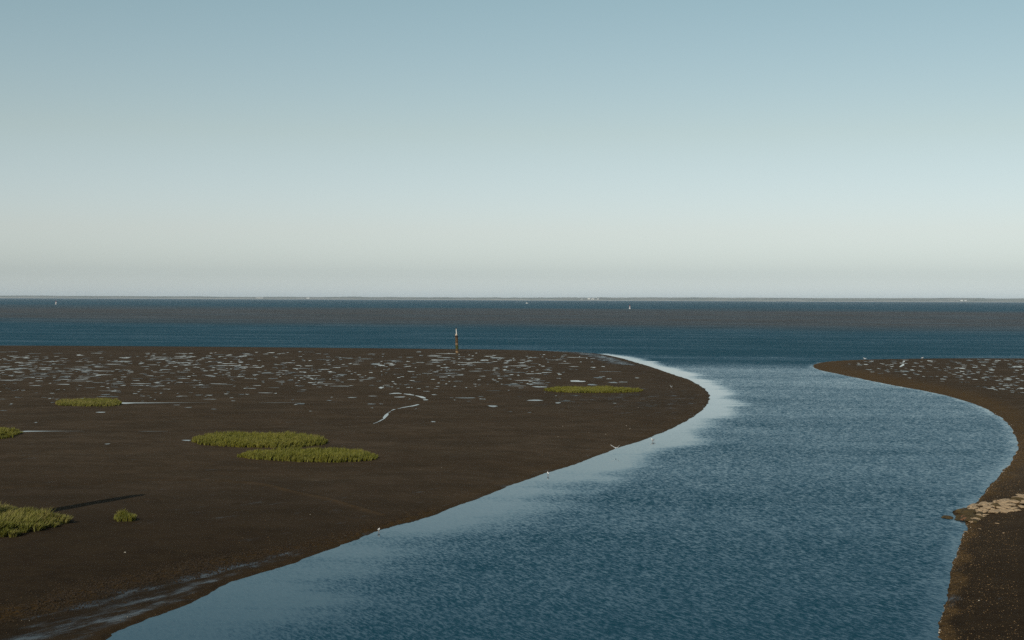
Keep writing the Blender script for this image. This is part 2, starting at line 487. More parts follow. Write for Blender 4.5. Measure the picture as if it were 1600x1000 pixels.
while count < 330 and tries < 9000:          # right flat
    tries += 1
    x = random.uniform(1290, 1680); y = random.uniform(562, 622)
    lim = np.interp(x, [1290, 1400, 1500, 1600, 1700], [570, 588, 600, 618, 630])
    if y > lim: continue
    dens = 0.35 + 0.65 * np.interp(x, [1290, 1400, 1500], [0.2, .7, 1])
    if random.random() > dens: continue
    xx, yy = at(x, y, 0.35)
    if float(sdist(np.array(xx), np.array(yy), RPOLY)) < 3.5: continue
    pool_px(x, y, random.choice([3, 4, 5, 6, 8]) * random.uniform(0.6, 1.2), random.uniform(0.5, 1.1), 0.45); count += 1
def strip(pts):
    """pool as a strip: (x, y, thickness in photo px)"""
    c = np.array([at(x, y, 0.35) for x, y, t in pts])
    hw = np.array([t / 2 * at(x, y, .35)[1] ** 2 / (H * FPX) for x, y, t in pts])
    hx = np.array([t / 2 * at(x, y, .35)[1] / FPX for x, y, t in pts])
    T = np.gradient(c, axis=0); 
    # normal in a space where y is shortened by the local slant
    k = hx / hw
    tx, ty = T[:, 0], T[:, 1] * k
    L = np.hypot(tx, ty) + 1e-9
    nx, ny = -ty / L * hx, tx / L * hx / k
    zz = float(ground(c[:, 0], c[:, 1]).max()) + 0.01
    b = len(pv)
    for i in range(len(c)):
        pv.append((c[i, 0] + nx[i], c[i, 1] + ny[i], zz)); pv.append((c[i, 0] - nx[i], c[i, 1] - ny[i], zz)); pa.extend([0.15, 0.15])
    for i in range(len(c) - 1):
        pf.append((b + 2 * i, b + 2 * i + 1, b + 2 * i + 3)); pf.append((b + 2 * i, b + 2 * i + 3, b + 2 * i + 2))
# standing lines of water beside the grass islands
strip([(188, 631.5, 2.0), (200, 631.7, 2.2), (212, 631.3, 1.1), (240, 631.2, .7), (265, 631.0, .35), (300, 630.9, .1), (330, 630.8, .04)])
strip([(404, 630.6, .05), (430, 630.5, .18), (470, 630.4, .05)])
strip([(32, 676, .5), (38, 676, 2.0), (50, 675.8, 1.4), (80, 675.6, .5), (100, 675.5, .2), (130, 675.4, .05)])
strip([(215, 675.2, .05), (232, 675.2, .22), (262, 675.1, .05)])
strip([(284, 688.5, .3), (291, 688.7, 1.4), (297, 689, 1.4)])
for a in ([(625, 621, 1.6), (655, 621.2, 1.6)], [(157, 646, .8), (165, 646, 1)], [(165, 618, .6)]):
    for x, y, *_ in a[:1]: pool_px(x, y, 16, 1.1)
for x, y, w, h in ((158, 646, 13, 1.2), (470, 632, 16, 1.4), (175, 621, 18, 1.6), (580, 632, 14, 1), (770, 635, 16, 2.2), (836, 625.5, 28, 1.6), (872, 629.5, 9, 1.2),
                   (885, 625.4, 12, .9), (902, 595.5, 22, 2.6), (935, 590, 16, 1.6), (958, 597.5, 16, 1.4), (925, 601, 16, 1.8), (843, 604.5, 22, 1.6), (56, 662, 4, 1),
                   (677, 659, 8, 1), (168, 695, 8, .9), (728, 622, 28, 1.2), (800, 601, 28, 1.4), (640, 624, 4, .8)):
    pool_px(x, y, w, h)
def pools(name):
    tag(mesh_np(name, pv, pf, POOL, None, False, {'film': pa}), kind='structure')
pools('tide_pools')
pv, pf, pa = [], [], []
# the little winding channel in the middle of the flat and the one on the right flat
strip([(583, 662.5, .6), (589, 660.5, .9), (595, 657.5, 2), (600, 654.8, 2.2), (601.5, 652, 5), (603.5, 649.5, 5.5), (604.5, 647.5, 3.6), (606.5, 645.5, .6)])
strip([(606.5, 645, .4), (609, 644.3, 1.3), (611, 643.6, .4)])
strip([(610.5, 642.4, .5), (614, 641, 1.6), (618, 640, .5)])
strip([(621, 639.4, .4), (630, 637.2, 1.0), (640, 635.7, 1.1), (647, 634.4, 1.9), (651, 633.4, 2.0), (655, 632.6, .6)])
strip([(661, 625.1, .5), (665, 625.2, 1.6), (669, 625.3, .4)])
strip([(649, 618.7, .5), (655, 620, 1.3), (660, 621.5, 2.4), (664, 622.6, 1.6), (665, 623, .4)])
strip([(631, 616.1, .5), (640, 617, 1.3), (647, 618.3, .6)])
strip([(608, 616.2, .4), (615, 615.4, 1.4), (622, 615.2, 1.2), (628, 615.8, .3)])
strip([(593, 606, 2), (597, 607, 2), (600, 606, .8)])
strip([(1412.5, 563.5, .2), (1413, 564.6, .35), (1410.5, 566, .3)])
strip([(1411.5, 568.6, .3), (1411, 570.2, .7), (1408, 572, .5), (1406, 573.3, .3)])
strip([(1409, 574.2, .3), (1413, 574.8, .4), (1418, 576, .2)])
pools('tidal_creek')

# ------------------------------------------------------------------ far shore
def far_shore():
    m = NT('far_land')
    p = m.pos((0.004, 0.002, 0.05))
    g = m.new('ShaderNodeNewGeometry'); s = m.new('ShaderNodeSeparateXYZ'); m.l.new(g.outputs['Position'], s.inputs[0])
    f = m.ramp(m.noise(p, 1.0, 5, 0.6), 0.35, 0.65)
    land = m.mix(f, (0.10, 0.115, 0.085), (0.25, 0.24, 0.20))
    col = m.mix(m.ramp(s.outputs['Z'], 4.0, 7.0), (0.30, 0.29, 0.26), land)
    m.out(col, 0.9, 0.1)
    xs = np.linspace(-12000, 12000, 3200)
    rows = [(14000, -1.0), (14040, 5.5), (14120, 8.0), (14160, 0.42), (14600, 0.55), (15400, 0.9), (16500, 1.0), (17500, 0.95), (22500, .8)]
    prof = 25 + 7 * fbm(xs / 2600, xs * 0, 3, 3) + 7.0 * np.abs(fbm(xs / 260, xs * 0, 8, 4)) + 0.0015 * xs
    prof += 4.5 * sstep(900, 1700, xs) + 2.5 * sstep(-3000, -2000, xs) * sstep(-1200, -2000, xs)
    tree = 7.5 * np.abs(fbm(xs / 45, xs * 0, 15, 3))
    vs = []
    for k, (yy, hh) in enumerate(rows):
        if k < 3: zz = np.full_like(xs, hh) + (0.4 * fbm(xs / 300, xs * 0, 70 + k, 3) if k else 0)
        else: zz = (prof + tree * (1 if k in (5, 6) else 0.5) + 2 * fbm(xs / 150, xs * 0 + yy, 12, 3)) * hh
        vs.append(np.stack([xs, np.full_like(xs, yy) + (60 * fbm(xs / 900, xs * 0, 33, 3) if 0 < k < 4 else 0), zz], 1))
    vs = np.concatenate(vs)
    n = len(xs)
    idx = np.arange(len(rows) * n).reshape(len(rows), n)
    q = np.stack([idx[:-1, :-1], idx[:-1, 1:], idx[1:, 1:], idx[1:, :-1]], -1).reshape(-1, 4)
    tag(mesh_np('far_shore', vs, q, m.m), kind='structure')
far_shore()

WHITE = simple('white_paint', (0.78, 0.77, 0.74), (0.70, 0.69, 0.66), 2, 0.6)
GREYROOF = simple('grey_roofing', (0.30, 0.29, 0.28), (0.22, 0.21, 0.21), 0.1, 0.8)
def box_vf(x0, x1, y0, y1, z0, z1):
    v = [(x0, y0, z0), (x1, y0, z0), (x1, y1, z0), (x0, y1, z0), (x0, y0, z1), (x1, y0, z1), (x1, y1, z1), (x0, y1, z1)]
    f = [(3, 2, 1, 0), (4, 5, 6, 7), (0, 1, 5, 4), (1, 2, 6, 5), (2, 3, 7, 6), (3, 0, 4, 7)]
    return v, f
DARKGLASS = simple('dark_glazing', (0.03, 0.035, 0.04), (0.05, 0.055, 0.06), 1, 0.2, 0.5)
def far_building(px, w, h, zb, label, name='waterfront_building', gable=True):
    x = (px - 800) / FPX * 14150 + 0.0
    e = empty(name, (x, 14165, zb))
    tag(e, label, 'building')
    v, f = box_vf(-w / 2, w / 2, -6, 6, -3, h)
    mesh_py('wall', v, f, WHITE, e)
    if gable:
        r = h * 0.35
        v = [(-w / 2 - 1, -7, h), (w / 2 + 1, -7, h), (w / 2 + 1, 7, h), (-w / 2 - 1, 7, h), (-w / 2 - 1, 0, h + r), (w / 2 + 1, 0, h + r)]
        f = [(0, 1, 5, 4), (2, 3, 4, 5), (1, 2, 5), (3, 0, 4), (3, 2, 1, 0)]
        mesh_py('roof', v, f, GREYROOF, e)
    else:
        v, f = box_vf(-w / 2 + 1, w / 2 - 1, -5, 5, h + 0.01, h + 1.2)
        mesh_py('roof', v, f, GREYROOF, e)
    k = max(2, int(w / 9))
    for i in range(k):
        cx = -w / 2 + (i + 0.5) * w / k
        v, f = box_vf(cx - 1.2, cx + 1.2, -6.12, -5.95, h * 0.35, h * 0.7)
        mesh_py('window', v, f, DARKGLASS, e)
far_building(405, 78, 8, 7, 'long low white building on the far shore, left of centre')
far_building(481, 30, 9, 7, 'short white building on the far shore, below the plain treeline')
far_building(909, 26, 7, 7, 'smallest white house at left end of the far waterfront cluster')
far_building(920, 24, 7, 17, 'white house set higher than the rest of the far waterfront cluster')
far_building(926, 28, 12, 7, 'tallest white house of the far waterfront cluster')
far_building(934.5, 14, 12, 7, 'narrow white house at right end of the far waterfront cluster')
far_building(1503, 22, 11, 9, 'pale house on the far shore left of the two blocks')
far_building(1509, 20, 10, 9, 'pale house on the far shore beside the left block')
def far_block(px, w, label):
    x = (px - 800) / FPX * 15600
    e = empty('tower_block', (x, 15600, 18)); tag(e, label, 'building')
    v, f = box_vf(-w / 2, w / 2, -12, 12, -4, 21); mesh_py('wall', v, f, simple('grey_block_%d' % px, (.2, .2, .2), (.16, .16, .16), .2, .8), e)
    v, f = box_vf(-w / 4, w / 4, -6, 6, 21.01, 26); mesh_py('plant_room', v, f, GREYROOF, e)
far_block(1514, 24, 'left and wider of two grey blocks rising over the far treeline')
far_block(1524.5, 18, 'right and narrower of two grey blocks rising over the far treeline')

# ------------------------------------------------------------------ haze: closed box round everything
def haze():
    v, f = box_vf(-20100, 20100, -2700, 22700, -3.0, 62.0)
    m = NT('sea_haze')
    m.n.remove(m.b)
    pv_ = m.new('ShaderNodeVolumePrincipled')
    pv_.inputs['Color'].default_value = (0.86, 0.93, 1.0, 1)
    pv_.inputs['Density'].default_value = 3.2e-5
    pv_.inputs['Anisotropy'].default_value = 0.0
    m.l.new(pv_.outputs[0], m.n['Material Output'].inputs['Volume'])
    o = mesh_py('haze', v, f, m.m)
    tag(o, kind='stuff')
haze()

# ------------------------------------------------------------------ marsh grass islands
def grass_material():
    m = NT('marsh_grass')
    t, u = m.attr('tint'), m.attr('along')
    base = m.mix(t, (0.108, 0.100, 0.012), (0.25, 0.215, 0.026))
    tipc = m.mix(t, (0.16, 0.165, 0.028), (0.34, 0.25, 0.11))
    straw = m.attr('straw')
    base = m.mix(m.math('MULTIPLY', straw, 0.55), base, (0.150, 0.125, 0.055))
    col = m.mix(m.math('MULTIPLY', u, straw), m.mix(u, base, m.mix(0.5, base, (0.15, 0.16, 0.022))), tipc)
    m.out(col, 0.6, 0.2)
    m.put(m.b.inputs['Transmission Weight'], 0.0)
    tr = m.new('ShaderNodeBsdfTranslucent'); m.l.new(col, tr.inputs['Color'])
    mx = m.new('ShaderNodeMixShader'); mx.inputs[0].default_value = 0.25
    out = m.n['Material Output']
    m.l.new(m.b.outputs[0], mx.inputs[1]); m.l.new(tr.outputs[0], mx.inputs[2]); m.l.new(mx.outputs[0], out.inputs[0])
    return m.m
GRASS = grass_material()

def grass(pp, hgt, dens, label, straw=0.4, holes=None, lean=(0.12, 0.25), cell=0.75, width=0.025, dome=0.0):
    poly = [at(x, y, 0.35) for x, y in pp]
    poly = cr(poly + [poly[0]], 3)
    a = np.array(poly)
    lo, hi = a.min(0) - 0.5, a.max(0) + 0.5
    n = int((hi[0] - lo[0]) * (hi[1] - lo[1]) * dens)
    x = RNG.uniform(lo[0], hi[0], n); y = RNG.uniform(lo[1], hi[1], n)
    # gather blades into tufts
    cs = 0.42 * cell
    tx = (np.floor(x / cs) + _hash(np.floor(x / cs), np.floor(y / cs), 4)) * cs
    ty = (np.floor(y / cs) + _hash(np.floor(x / cs), np.floor(y / cs), 6)) * cs
    x = x + (tx - x) * 0.45; y = y + (ty - y) * 0.45
    sd = sdist(x, y, poly) + 0.30 * cell * fbm(x * 1.3 / cell, y * 1.3 / cell, 13, 3)
    ok = sd > 0
    if holes is not None:
        ok &= ~holes(x, y)
    x, y, sd, tx, ty = x[ok], y[ok], sd[ok], tx[ok], ty[ok]
    n = len(x)
    th = _hash(np.round(tx * 50), np.round(ty * 50), 9)
    edge = 0.55 + 0.45 * sstep(0, 0.9 * cell, sd) + dome * sstep(0, 1.4, sd)
    patch = 1 + 0.35 * fbm(x * 0.6, y * 0.6, 17, 3)
    h = hgt * edge * patch * (0.62 + 0.45 * th) * RNG.uniform(0.65, 1.12, n)
    z0 = ground(x, y)
    ang = RNG.uniform(0, 2 * math.pi, n)
    out = np.stack([x - tx, y - ty], 1)
    lx = out[:, 0] * 0.8 + lean[0] * h + RNG.normal(0, 0.10, n) * h * 1.6
    ly = out[:, 1] * 0.8 + lean[1] * h * 0.3 + RNG.normal(0, 0.10, n) * h * 1.6
    w = width * RNG.uniform(0.7, 1.3, n)
    wx, wy = np.cos(ang) * w, np.sin(ang) * w
    P = np.zeros((n, 5, 3), np.float32)
    P[:, 0] = np.stack([x - wx, y - wy, z0 - 0.03], 1); P[:, 1] = np.stack([x + wx, y + wy, z0 - 0.03], 1)
    mx_, my_ = x + lx * 0.4, y + ly * 0.4
    P[:, 2] = np.stack([mx_ + wx * .8, my_ + wy * .8, z0 + h * .58], 1); P[:, 3] = np.stack([mx_ - wx * .8, my_ - wy * .8, z0 + h * .58], 1)
    P[:, 4] = np.stack([x + lx, y + ly, z0 + h], 1)
    b = np.arange(n)[:, None] * 5
    F = np.concatenate([b + np.array([0, 1, 2]), b + np.array([0, 2, 3]), b + np.array([3, 2, 4])])
    tint = np.clip(0.18 + 0.35 * th + 0.45 * fbm(x * 0.5, y * 0.5, 23, 3) + RNG.normal(0, 0.18, n), 0, 1)
    st = np.clip(straw * (0.4 + 0.9 * (fbm(x * 0.7, y * 0.7, 29, 3) + 0.5)) * (RNG.random(n) < 0.75), 0, 1)
    al = np.tile([0, 0, .6, .6, 1.0], n)
    o = mesh_np('marsh_grass', P.reshape(-1, 3), F, GRASS, None, False,
                {'tint': np.repeat(tint, 5), 'straw': np.repeat(st, 5), 'along': al})
    tag(o, label, 'grass clump', 'marsh grass islands on the mud')
    return n

nb = 0
nb += grass([(86, 632.5), (100, 629.5), (130, 628.5), (160, 628.5), (186, 631), (190, 634), (175, 636.5), (140, 637), (105, 636), (90, 634.5)], 0.46, 380,
            'small far green grass island with straw tips, standing water off its right end', 0.75)
nb += grass([(-70, 674), (0, 674), (18, 676.5), (34, 677), (35, 679.5), (24, 683), (8, 687.5), (-70, 690)], 0.62, 260,
            'green grass island cut by the left edge, mid distance, thin water line beside it', 0.35, cell=1.4)
nb += grass([(296, 690.5), (315, 687), (335, 684.5), (370, 682.5), (440, 683), (480, 685.5), (500, 689), (512, 691.5), (506, 695), (485, 697.5), (450, 699.5), (415, 699.8), (370, 699), (335, 697), (310, 694.5)], 0.50, 420,
            'long green grass island behind and left of the overlapping one at middle left', 0.3)
nb += grass([(371, 713.5), (392, 710.5), (420, 708), (460, 706.5), (520, 706), (560, 709), (580, 712.5), (589, 716), (580, 719.5), (545, 722.3), (500, 722.5), (450, 720.5), (400, 717.5), (375, 715.5)], 0.50, 420,
            'green oval grass island in front, overlapping the longer one behind it', 0.25)
nb += grass([(849, 610.3), (865, 608.2), (900, 607.6), (950, 607.8), (985, 609), (1003, 611), (990, 612.8), (950, 613.8), (900, 613.8), (868, 612.6)], 0.42, 420,
            'thin flat grass strip standing alone on the right half of the mudflat', 0.3)
shade = cr(gpts([(-20, 808), (20, 803), (45, 800)]), 2)
nb += grass([(-110, 800), (-40, 797), (0, 796), (25, 799), (45, 806), (80, 808), (100, 812), (104, 816), (90, 823), (70, 829), (45, 834), (20, 839), (-10, 842), (-110, 850)], 0.52, 520,
            'tall shaggy straw tipped grass mound at the lower left edge', 1.0, cell=1.3, width=0.022, lean=(0.3, 0.3), dome=0.25, holes=lambda x, y: (seg_dist(x, y, shade) < 0.35) | (fbm(x * 0.8, y * 0.8, 77, 3) < -0.28))
nb += grass([(176, 812.5), (184, 809.5), (196, 808.5), (208, 809.5), (214, 812), (211, 814.8), (196, 815.8), (180, 814.8)], 0.50, 700,
            'single small round grass tuft alone on bare mud at lower left', 0.9, cell=0.7, width=0.022, lean=(0.0, 0.0), dome=0.9)
print('blades', nb)

# ------------------------------------------------------------------ stones
def rock_mesh(name, mat, seed, flat=0.55, n=9, rings=3):
    r = random.Random(seed)
    vs, fs = [], []
    k = [r.random() * 6 for _ in range(4)]
    for j in range(rings):
        ph = -0.35 + j * 0.62
        for i in range(n):
            t = i / n * 2 * math.pi
            rad = math.cos(ph) * (1 + 0.20 * math.sin(2 * t + k[0]) + 0.13 * math.sin(3 * t + k[1]) + r.uniform(-.16, .16))
            vs.append((rad * math.cos(t), rad * math.sin(t), flat * (math.sin(ph) + r.uniform(-.07, .07))))
    top = len(vs); vs.append((r.uniform(-.1, .1), r.uniform(-.1, .1), flat * 1.0))
    for j in range(rings - 1):
        for i in range(n):
            a = j * n + i; b = j * n + (i + 1) % n
            fs.append((a, b, b + n, a + n))
    for i in range(n): fs.append(((rings - 1) * n + i, (rings - 1) * n + (i + 1) % n, top))
    me = bpy.data.meshes.new(name); me.from_pydata(vs, [], fs); me.materials.append(mat); me.update()
    return me
def stone_mat(name, c1, c2, c3):
    m = NT(name); p = m.pos()
    f = m.ramp(m.noise(p, 3.5, 5, .65), .35, .65); g = m.ramp(m.noise(p, 11, 4, .7), .5, .75)
    return m.out(m.mix(m.math('MULTIPLY', g, .6), m.mix(f, c1, c2), c3), .85, .2, m.bump(m.noise(p, 16, 5, .7), 1, .03))
TAN = stone_mat('tan_stone', (0.37, 0.265, 0.16), (0.29, 0.20, 0.118), (0.13, 0.09, 0.05))
WEED = stone_mat('weedy_rock', (0.045, 0.034, 0.016), (0.075, 0.05, 0.02), (0.02, 0.015, 0.008))
RED = stone_mat('reddish_stone', (0.17, 0.08, 0.040), (0.12, 0.065, 0.035), (0.07, 0.04, 0.03))
tan_meshes = [rock_mesh('stone', TAN, i, random.uniform(.25, .45)) for i in range(8)]
weed_meshes = [rock_mesh('rock', WEED, 50 + i, .6) for i in range(4)]
red_mesh = rock_mesh('stone', RED, 91, .7)
sx, sy = at(1560, 798, .4)
spit_root = empty('stone_spit', (sx, sy, 0.0))
tag(spit_root, 'spit of broken tan stones running out from the right bank into the channel', 'rubble')
def put_stone(me, x, y, r, asp, rz, name='stone', parent=spit_root, sink=0.3, flat=1.0):
    o = bpy.data.objects.new(name, me); link(o, parent)
    zz = float(ground(np.array(x), np.array(y)))
    px_, py_ = (parent.location.x, parent.location.y) if parent is not None else (0, 0)
    o.location = (x - px_, y - py_, zz + r * 0.28 * flat * (1 - sink))
    o.rotation_euler = (random.uniform(-.22, .22), random.uniform(-.22, .22), rz)
    o.scale = (r * asp, r / asp ** .5, r * flat)
    return o
UP = gpts([(1513, 797), (1530, 789.5), (1545, 790), (1568, 788), (1590, 781), (1610, 776.5), (1640, 771), (1655, 798), (1630, 800), (1600, 801), (1580, 803.5), (1560, 804.5), (1545, 806), (1532, 806), (1519, 804)])
LOW = gpts([(1507, 811.5), (1530, 807.5), (1542, 807), (1532, 814.5), (1520, 819), (1511, 815)])
HOLES = [at(1556, 793), at(1590, 786), at(1531, 799), at(1524, 811), at(1585, 797)]
placed = []
def scatter(poly, n, rmin, rmax):
    a = np.array(poly); lo, hi = a.min(0), a.max(0)
    c = t = 0
    while c < n and t < 25000:
        t += 1
        x, y = random.uniform(lo[0], hi[0]), random.uniform(lo[1], hi[1])
        if not bool(inside(np.array(x), np.array(y), poly)): continue
        if any(math.hypot((x - hx), (y - hy) / 2.0) < 0.30 for hx, hy in HOLES): continue
        r = random.uniform(rmin, rmax) * random.choice((1, 1, .7, 1.3))
        if any(math.hypot(x - qx, y - qy) < 0.52 * (r + qr) for qx, qy, qr in placed): continue
        placed.append((x, y, r)); c += 1
        put_stone(random.choice(tan_meshes), x, y, r, random.uniform(.8, 1.6), random.uniform(0, 6.28))
scatter(UP, 268, .10, .24)
scatter(LOW, 22, .07, .15)
for (x, y, r) in ((1557.5, 812, .10), (1530.5, 819, .06), (1509, 821, .08), (1568, 827, .05), (1545, 823, .05)):
    put_stone(random.choice(tan_meshes), *at(x, y, .3), r, 1.2, random.random() * 6)
for (x, y, r) in ((1499, 802, .22), (1506, 799, .28), (1513, 800, .30), (1518, 804, .26), (1509, 806, .26), (1500, 806, .2), (1525, 806, .24), (1514, 809, .2), (1531, 801, .22), (1557, 793.5, .25), (1590, 786.5, .3), (1523, 812, .2)):
    put_stone(random.choice(weed_meshes), *at(x, y, .2), r, 1.3, random.random() * 6, 'rock', spit_root)
for (x, y, r) in ((1505.5, 800.5, .11), (1508, 804, .12), (1503, 804.5, .09)):
    put_stone(red_mesh, *at(x, y, .3), r, 1.1, random.random() * 6, 'stone', spit_root, sink=-1.5)
rx, ry = at(1480, 809.5)
o = bpy.data.objects.new('weedy_rock', weed_meshes[0]); link(o); o.location = (rx, ry, 0.0); o.scale = (.26, .34, .22)
tag(o, 'small weed covered rock awash in the water off the stone spit', 'rock')

# loose shell and pebble debris near the waterline
def debris(name, mat, n, region, smin, smax, seedv):
    vs, fs = [], []
    rr = np.random.default_rng(seedv)
    pts = region(rr, n)
    x, y = pts[:, 0], pts[:, 1]
    z = ground(x, y)
    r = rr.uniform(smin, smax, len(x)) * rr.choice([.6, 1, 1, 1.6], len(x))
    base = np.array([[1, 0, 0], [.3, .9, .05], [-.8, .6, 0], [-.85, -.5, .05], [.2, -1, 0], [0, 0, .7]])
    ang = rr.uniform(0, 6.28, len(x))
    c, s = np.cos(ang), np.sin(ang)
    bx = base[None, :, 0] * c[:, None] - base[None, :, 1] * s[:, None]
    by = base[None, :, 0] * s[:, None] + base[None, :, 1] * c[:, None]
    P = np.stack([x[:, None] + bx * r[:, None], y[:, None] + by * r[:, None], z[:, None] + base[None, :, 2] * r[:, None] + 0.004], -1)
    F = np.array([[0, 1, 5], [1, 2, 5], [2, 3, 5], [3, 4, 5], [4, 0, 5]])
    b = np.arange(len(x))[:, None, None] * 6
    o = mesh_np(name, P.reshape(-1, 3), (b + F[None]).reshape(-1, 3), mat)
    tag(o, kind='stuff')
    return o
SHELL = stone_mat('shell_grit', (0.24, 0.15, 0.07), (0.15, 0.09, 0.04), (0.07, 0.045, 0.025))
PALE = stone_mat('pale_shell', (0.55, 0.50, 0.42), (0.42, 0.36, 0.28), (0.25, 0.2, 0.15))
MUDCLOD = stone_mat('mud_clod', (0.034, 0.021, 0.009), (0.024, 0.015, 0.008), (0.015, 0.01, 0.006))
def along(shore, poly, spread, ymax, bias=1.6):
    a = np.array(shore)
    L = np.hypot(*np.diff(a, axis=0).T)
    def reg(rr, n):
        m = (a[:-1, 1] < ymax) & (a[:-1, 1] > 38)
        p = L * m; p = p / p.sum()
        i = rr.choice(len(p), n, p=p)
        t = rr.random(n)[:, None]
        q = a[i] * (1 - t) + a[i + 1] * t
        dxy = (a[i + 1] - a[i]) / L[i][:, None]
        off = spread * rr.random(n) ** bias
        q1 = q + np.stack([-dxy[:, 1], dxy[:, 0]], 1) * off[:, None]
        q2 = q - np.stack([-dxy[:, 1], dxy[:, 0]], 1) * off[:, None]
        s1 = sdist(q1[:, 0], q1[:, 1], poly)
        q = np.where((s1 > 0)[:, None], q1, q2)
        g = np.array(ground(q[:, 0], q[:, 1]))
        cl = vnoise(q[:, 0] * .7, q[:, 1] * .7, 88)
        return q[(g > 0.0) & (rr.random(n) < cl * 1.4)]
    return reg
debris('shell_grit', SHELL, 11000, along(rshore, RPOLY, 2.6, 120), .006, .019, 1)
debris('shell_grit', SHELL, 2600, along(lshore, LPOLY, 6.0, 130, 1.0), .005, .013, 2)
debris('pale_shells', PALE, 60, along(rshore, RPOLY, 2.2, 170), .010, .024, 3)
debris('pale_shells', PALE, 60, along(lshore, LPOLY, 9, 200, 1.0), .012, .030, 4)
def rim_region(rr, n):
    q = along(rshore, RPOLY, 0.10, 260, 1.0)(rr, n)
    return q
debris('shell_line', PALE, 700, rim_region, .012, .03, 5)
def clod_region(rr, n):
    a = np.array(SCARP); i = rr.integers(0, len(a) - 1, n); t = rr.random(n)[:, None]
    q = a[i] * (1 - t) + a[i + 1] * t + rr.normal(0, .62, (n, 2))
    return q[sdist(q[:, 0], q[:, 1], LPOLY) > 0.4]
debris('mud_clods', MUDCLOD, 9000, clod_region, .018, .045, 6)
for (x, y) in ((53, 873), (95, 955), (107, 975), (265, 784), (133, 885), (1099, 606.5), (1092, 608), (1107, 610.5)):
    pass

# ------------------------------------------------------------------ timber piling with a bird on it
def tube(profile, n=14, cap=True):
    """profile: list of (x, y, z, r)"""
    vs, fs = [], []
    for (x, y, z_, r) in profile:
        for i in range(n):
            t = i / n * 2 * math.pi
            vs.append((x + r * math.cos(t), y + r * math.sin(t), z_))
    for j in range(len(profile) - 1):
        for i in range(n):
            a = j * n + i; b = j * n + (i + 1) % n
            fs.append((a, b, b + n, a + n))
    if cap:
        fs.append(tuple(range(n - 1, -1, -1))); fs.append(tuple((len(profile) - 1) * n + i for i in range(n)))
    return vs, fs

def wood_material():
    m = NT('weathered_timber')
    p = m.objpos((4, 4, .5)); g = m.new('ShaderNodeTexCoord'); s = m.new('ShaderNodeSeparateXYZ'); m.l.new(g.outputs['Object'], s.inputs[0])
    f = m.ramp(m.noise(p, 3, 5, .6), .35, .65)
    col = m.mix(f, (0.12, 0.072, 0.034), (0.055, 0.034, 0.018))
    z_ = s.outputs['Z']
    green = m.math('MULTIPLY', m.ramp(z_, .5, .9), m.ramp(z_, 1.6, 1.2))
    col = m.mix(m.math('MULTIPLY', green, .8), col, (0.045, 0.06, 0.01))
    pale = m.math('MULTIPLY', m.ramp(z_, 1.45, 1.6), m.ramp(z_, 2.0, 1.8))
    col = m.mix(m.math('MULTIPLY', pale, .7), col, (0.23, 0.16, 0.10))
    col = m.mix(m.ramp(z_, .32, .12), col, (0.30, 0.20, 0.11))
    return m.out(col, .85, .2, m.bump(m.noise(m.objpos((12, 12, 1)), 3, 5, .7), 1, .06))
WOOD = wood_material()
GUANO = simple('guano_white', (0.52, 0.43, 0.36), (0.36, 0.29, 0.23), 6, .9)
IRON = simple('rusty_iron', (0.045, 0.022, 0.012), (0.025, 0.014, 0.009), 6, .8)

def seen_base(px, py):
    for _ in range(4):
        z_ = 0.4 if _ == 0 else z_
        x, y = at(px, py, z_)
        z_ = float(ground(np.array(x), np.array(y)))
    return x, y, z_

bx, by, bz = seen_base(714.4, 550.8)
K = by / FPX                    # metres per photo pixel there
pil = empty('timber_piling', (bx, by, bz)); tag(pil, 'leaning weathered timber piling at the far edge of the mudflat', 'piling')
hp = 26.5 * K
prof = []
rr = random.Random(4)
for i in range(16):
    t = i / 15
    prof.append((-1.35 * K * t + rr.uniform(-.02, .02), rr.uniform(-.02, .02), -0.4 + (hp + .4) * t, (2.45 - .35 * t) * K * rr.uniform(.95, 1.04)))
v, f = tube(prof, 16); mesh_py('shaft', v, f, WOOD, pil, True)
tx_ = -1.35 * K
v, f = tube([(tx_, 0, hp - .30, 2.25 * K), (tx_, 0, hp - .02, 2.3 * K), (tx_, 0, hp + .002, 2.2 * K)], 16); mesh_py('iron_band', v, f, IRON, pil)
v, f = tube([(tx_, 0, hp + .01, 2.05 * K), (tx_ - .02, 0, hp + .15, 1.7 * K), (tx_, 0, hp + .36, 1.0 * K), (tx_ - .01, 0, hp + .46, .55 * K)], 12)
mesh_py('white_cap', v, f, GUANO, pil, True)

# ------------------------------------------------------------------ birds
def skin_body(name, nodes, edges, mat_list, parent, assign=None, sub=1):
    """body surface grown round a skeleton"""
    me = bpy.data.meshes.new(name)
    me.from_pydata([n[:3] for n in nodes], edges, [])
    o = bpy.data.objects.new(name, me); link(o)
    sk = o.modifiers.new('skin', 'SKIN'); sk.use_smooth_shade = True
    for i, n in enumerate(nodes):
        me.skin_vertices[0].data[i].radius = (n[3], n[4] if len(n) > 4 else n[3])
    me.skin_vertices[0].data[0].use_root = True
    ss = o.modifiers.new('sub', 'SUBSURF'); ss.levels = sub; ss.render_levels = sub
    dg = bpy.context.evaluated_depsgraph_get(); dg.update()
    me2 = bpy.data.meshes.new_from_object(o.evaluated_get(dg))
    o.modifiers.clear(); o.data = me2
    bpy.data.meshes.remove(me)
    me2.name = name
    me2.materials.clear()
    for m in mat_list: me2.materials.append(m)
    me2.polygons.foreach_set('use_smooth', [True] * len(me2.polygons))
    if assign:
        me2.polygons.foreach_set('material_index', [assign(p.center) for p in me2.polygons])
    o.parent = parent
    return o
FW = simple('white_feathers', (0.82, 0.82, 0.80), (0.76, 0.76, 0.74), 20, .7)
FG = simple('grey_feathers', (0.42, 0.43, 0.45), (0.34, 0.35, 0.37), 20, .7)
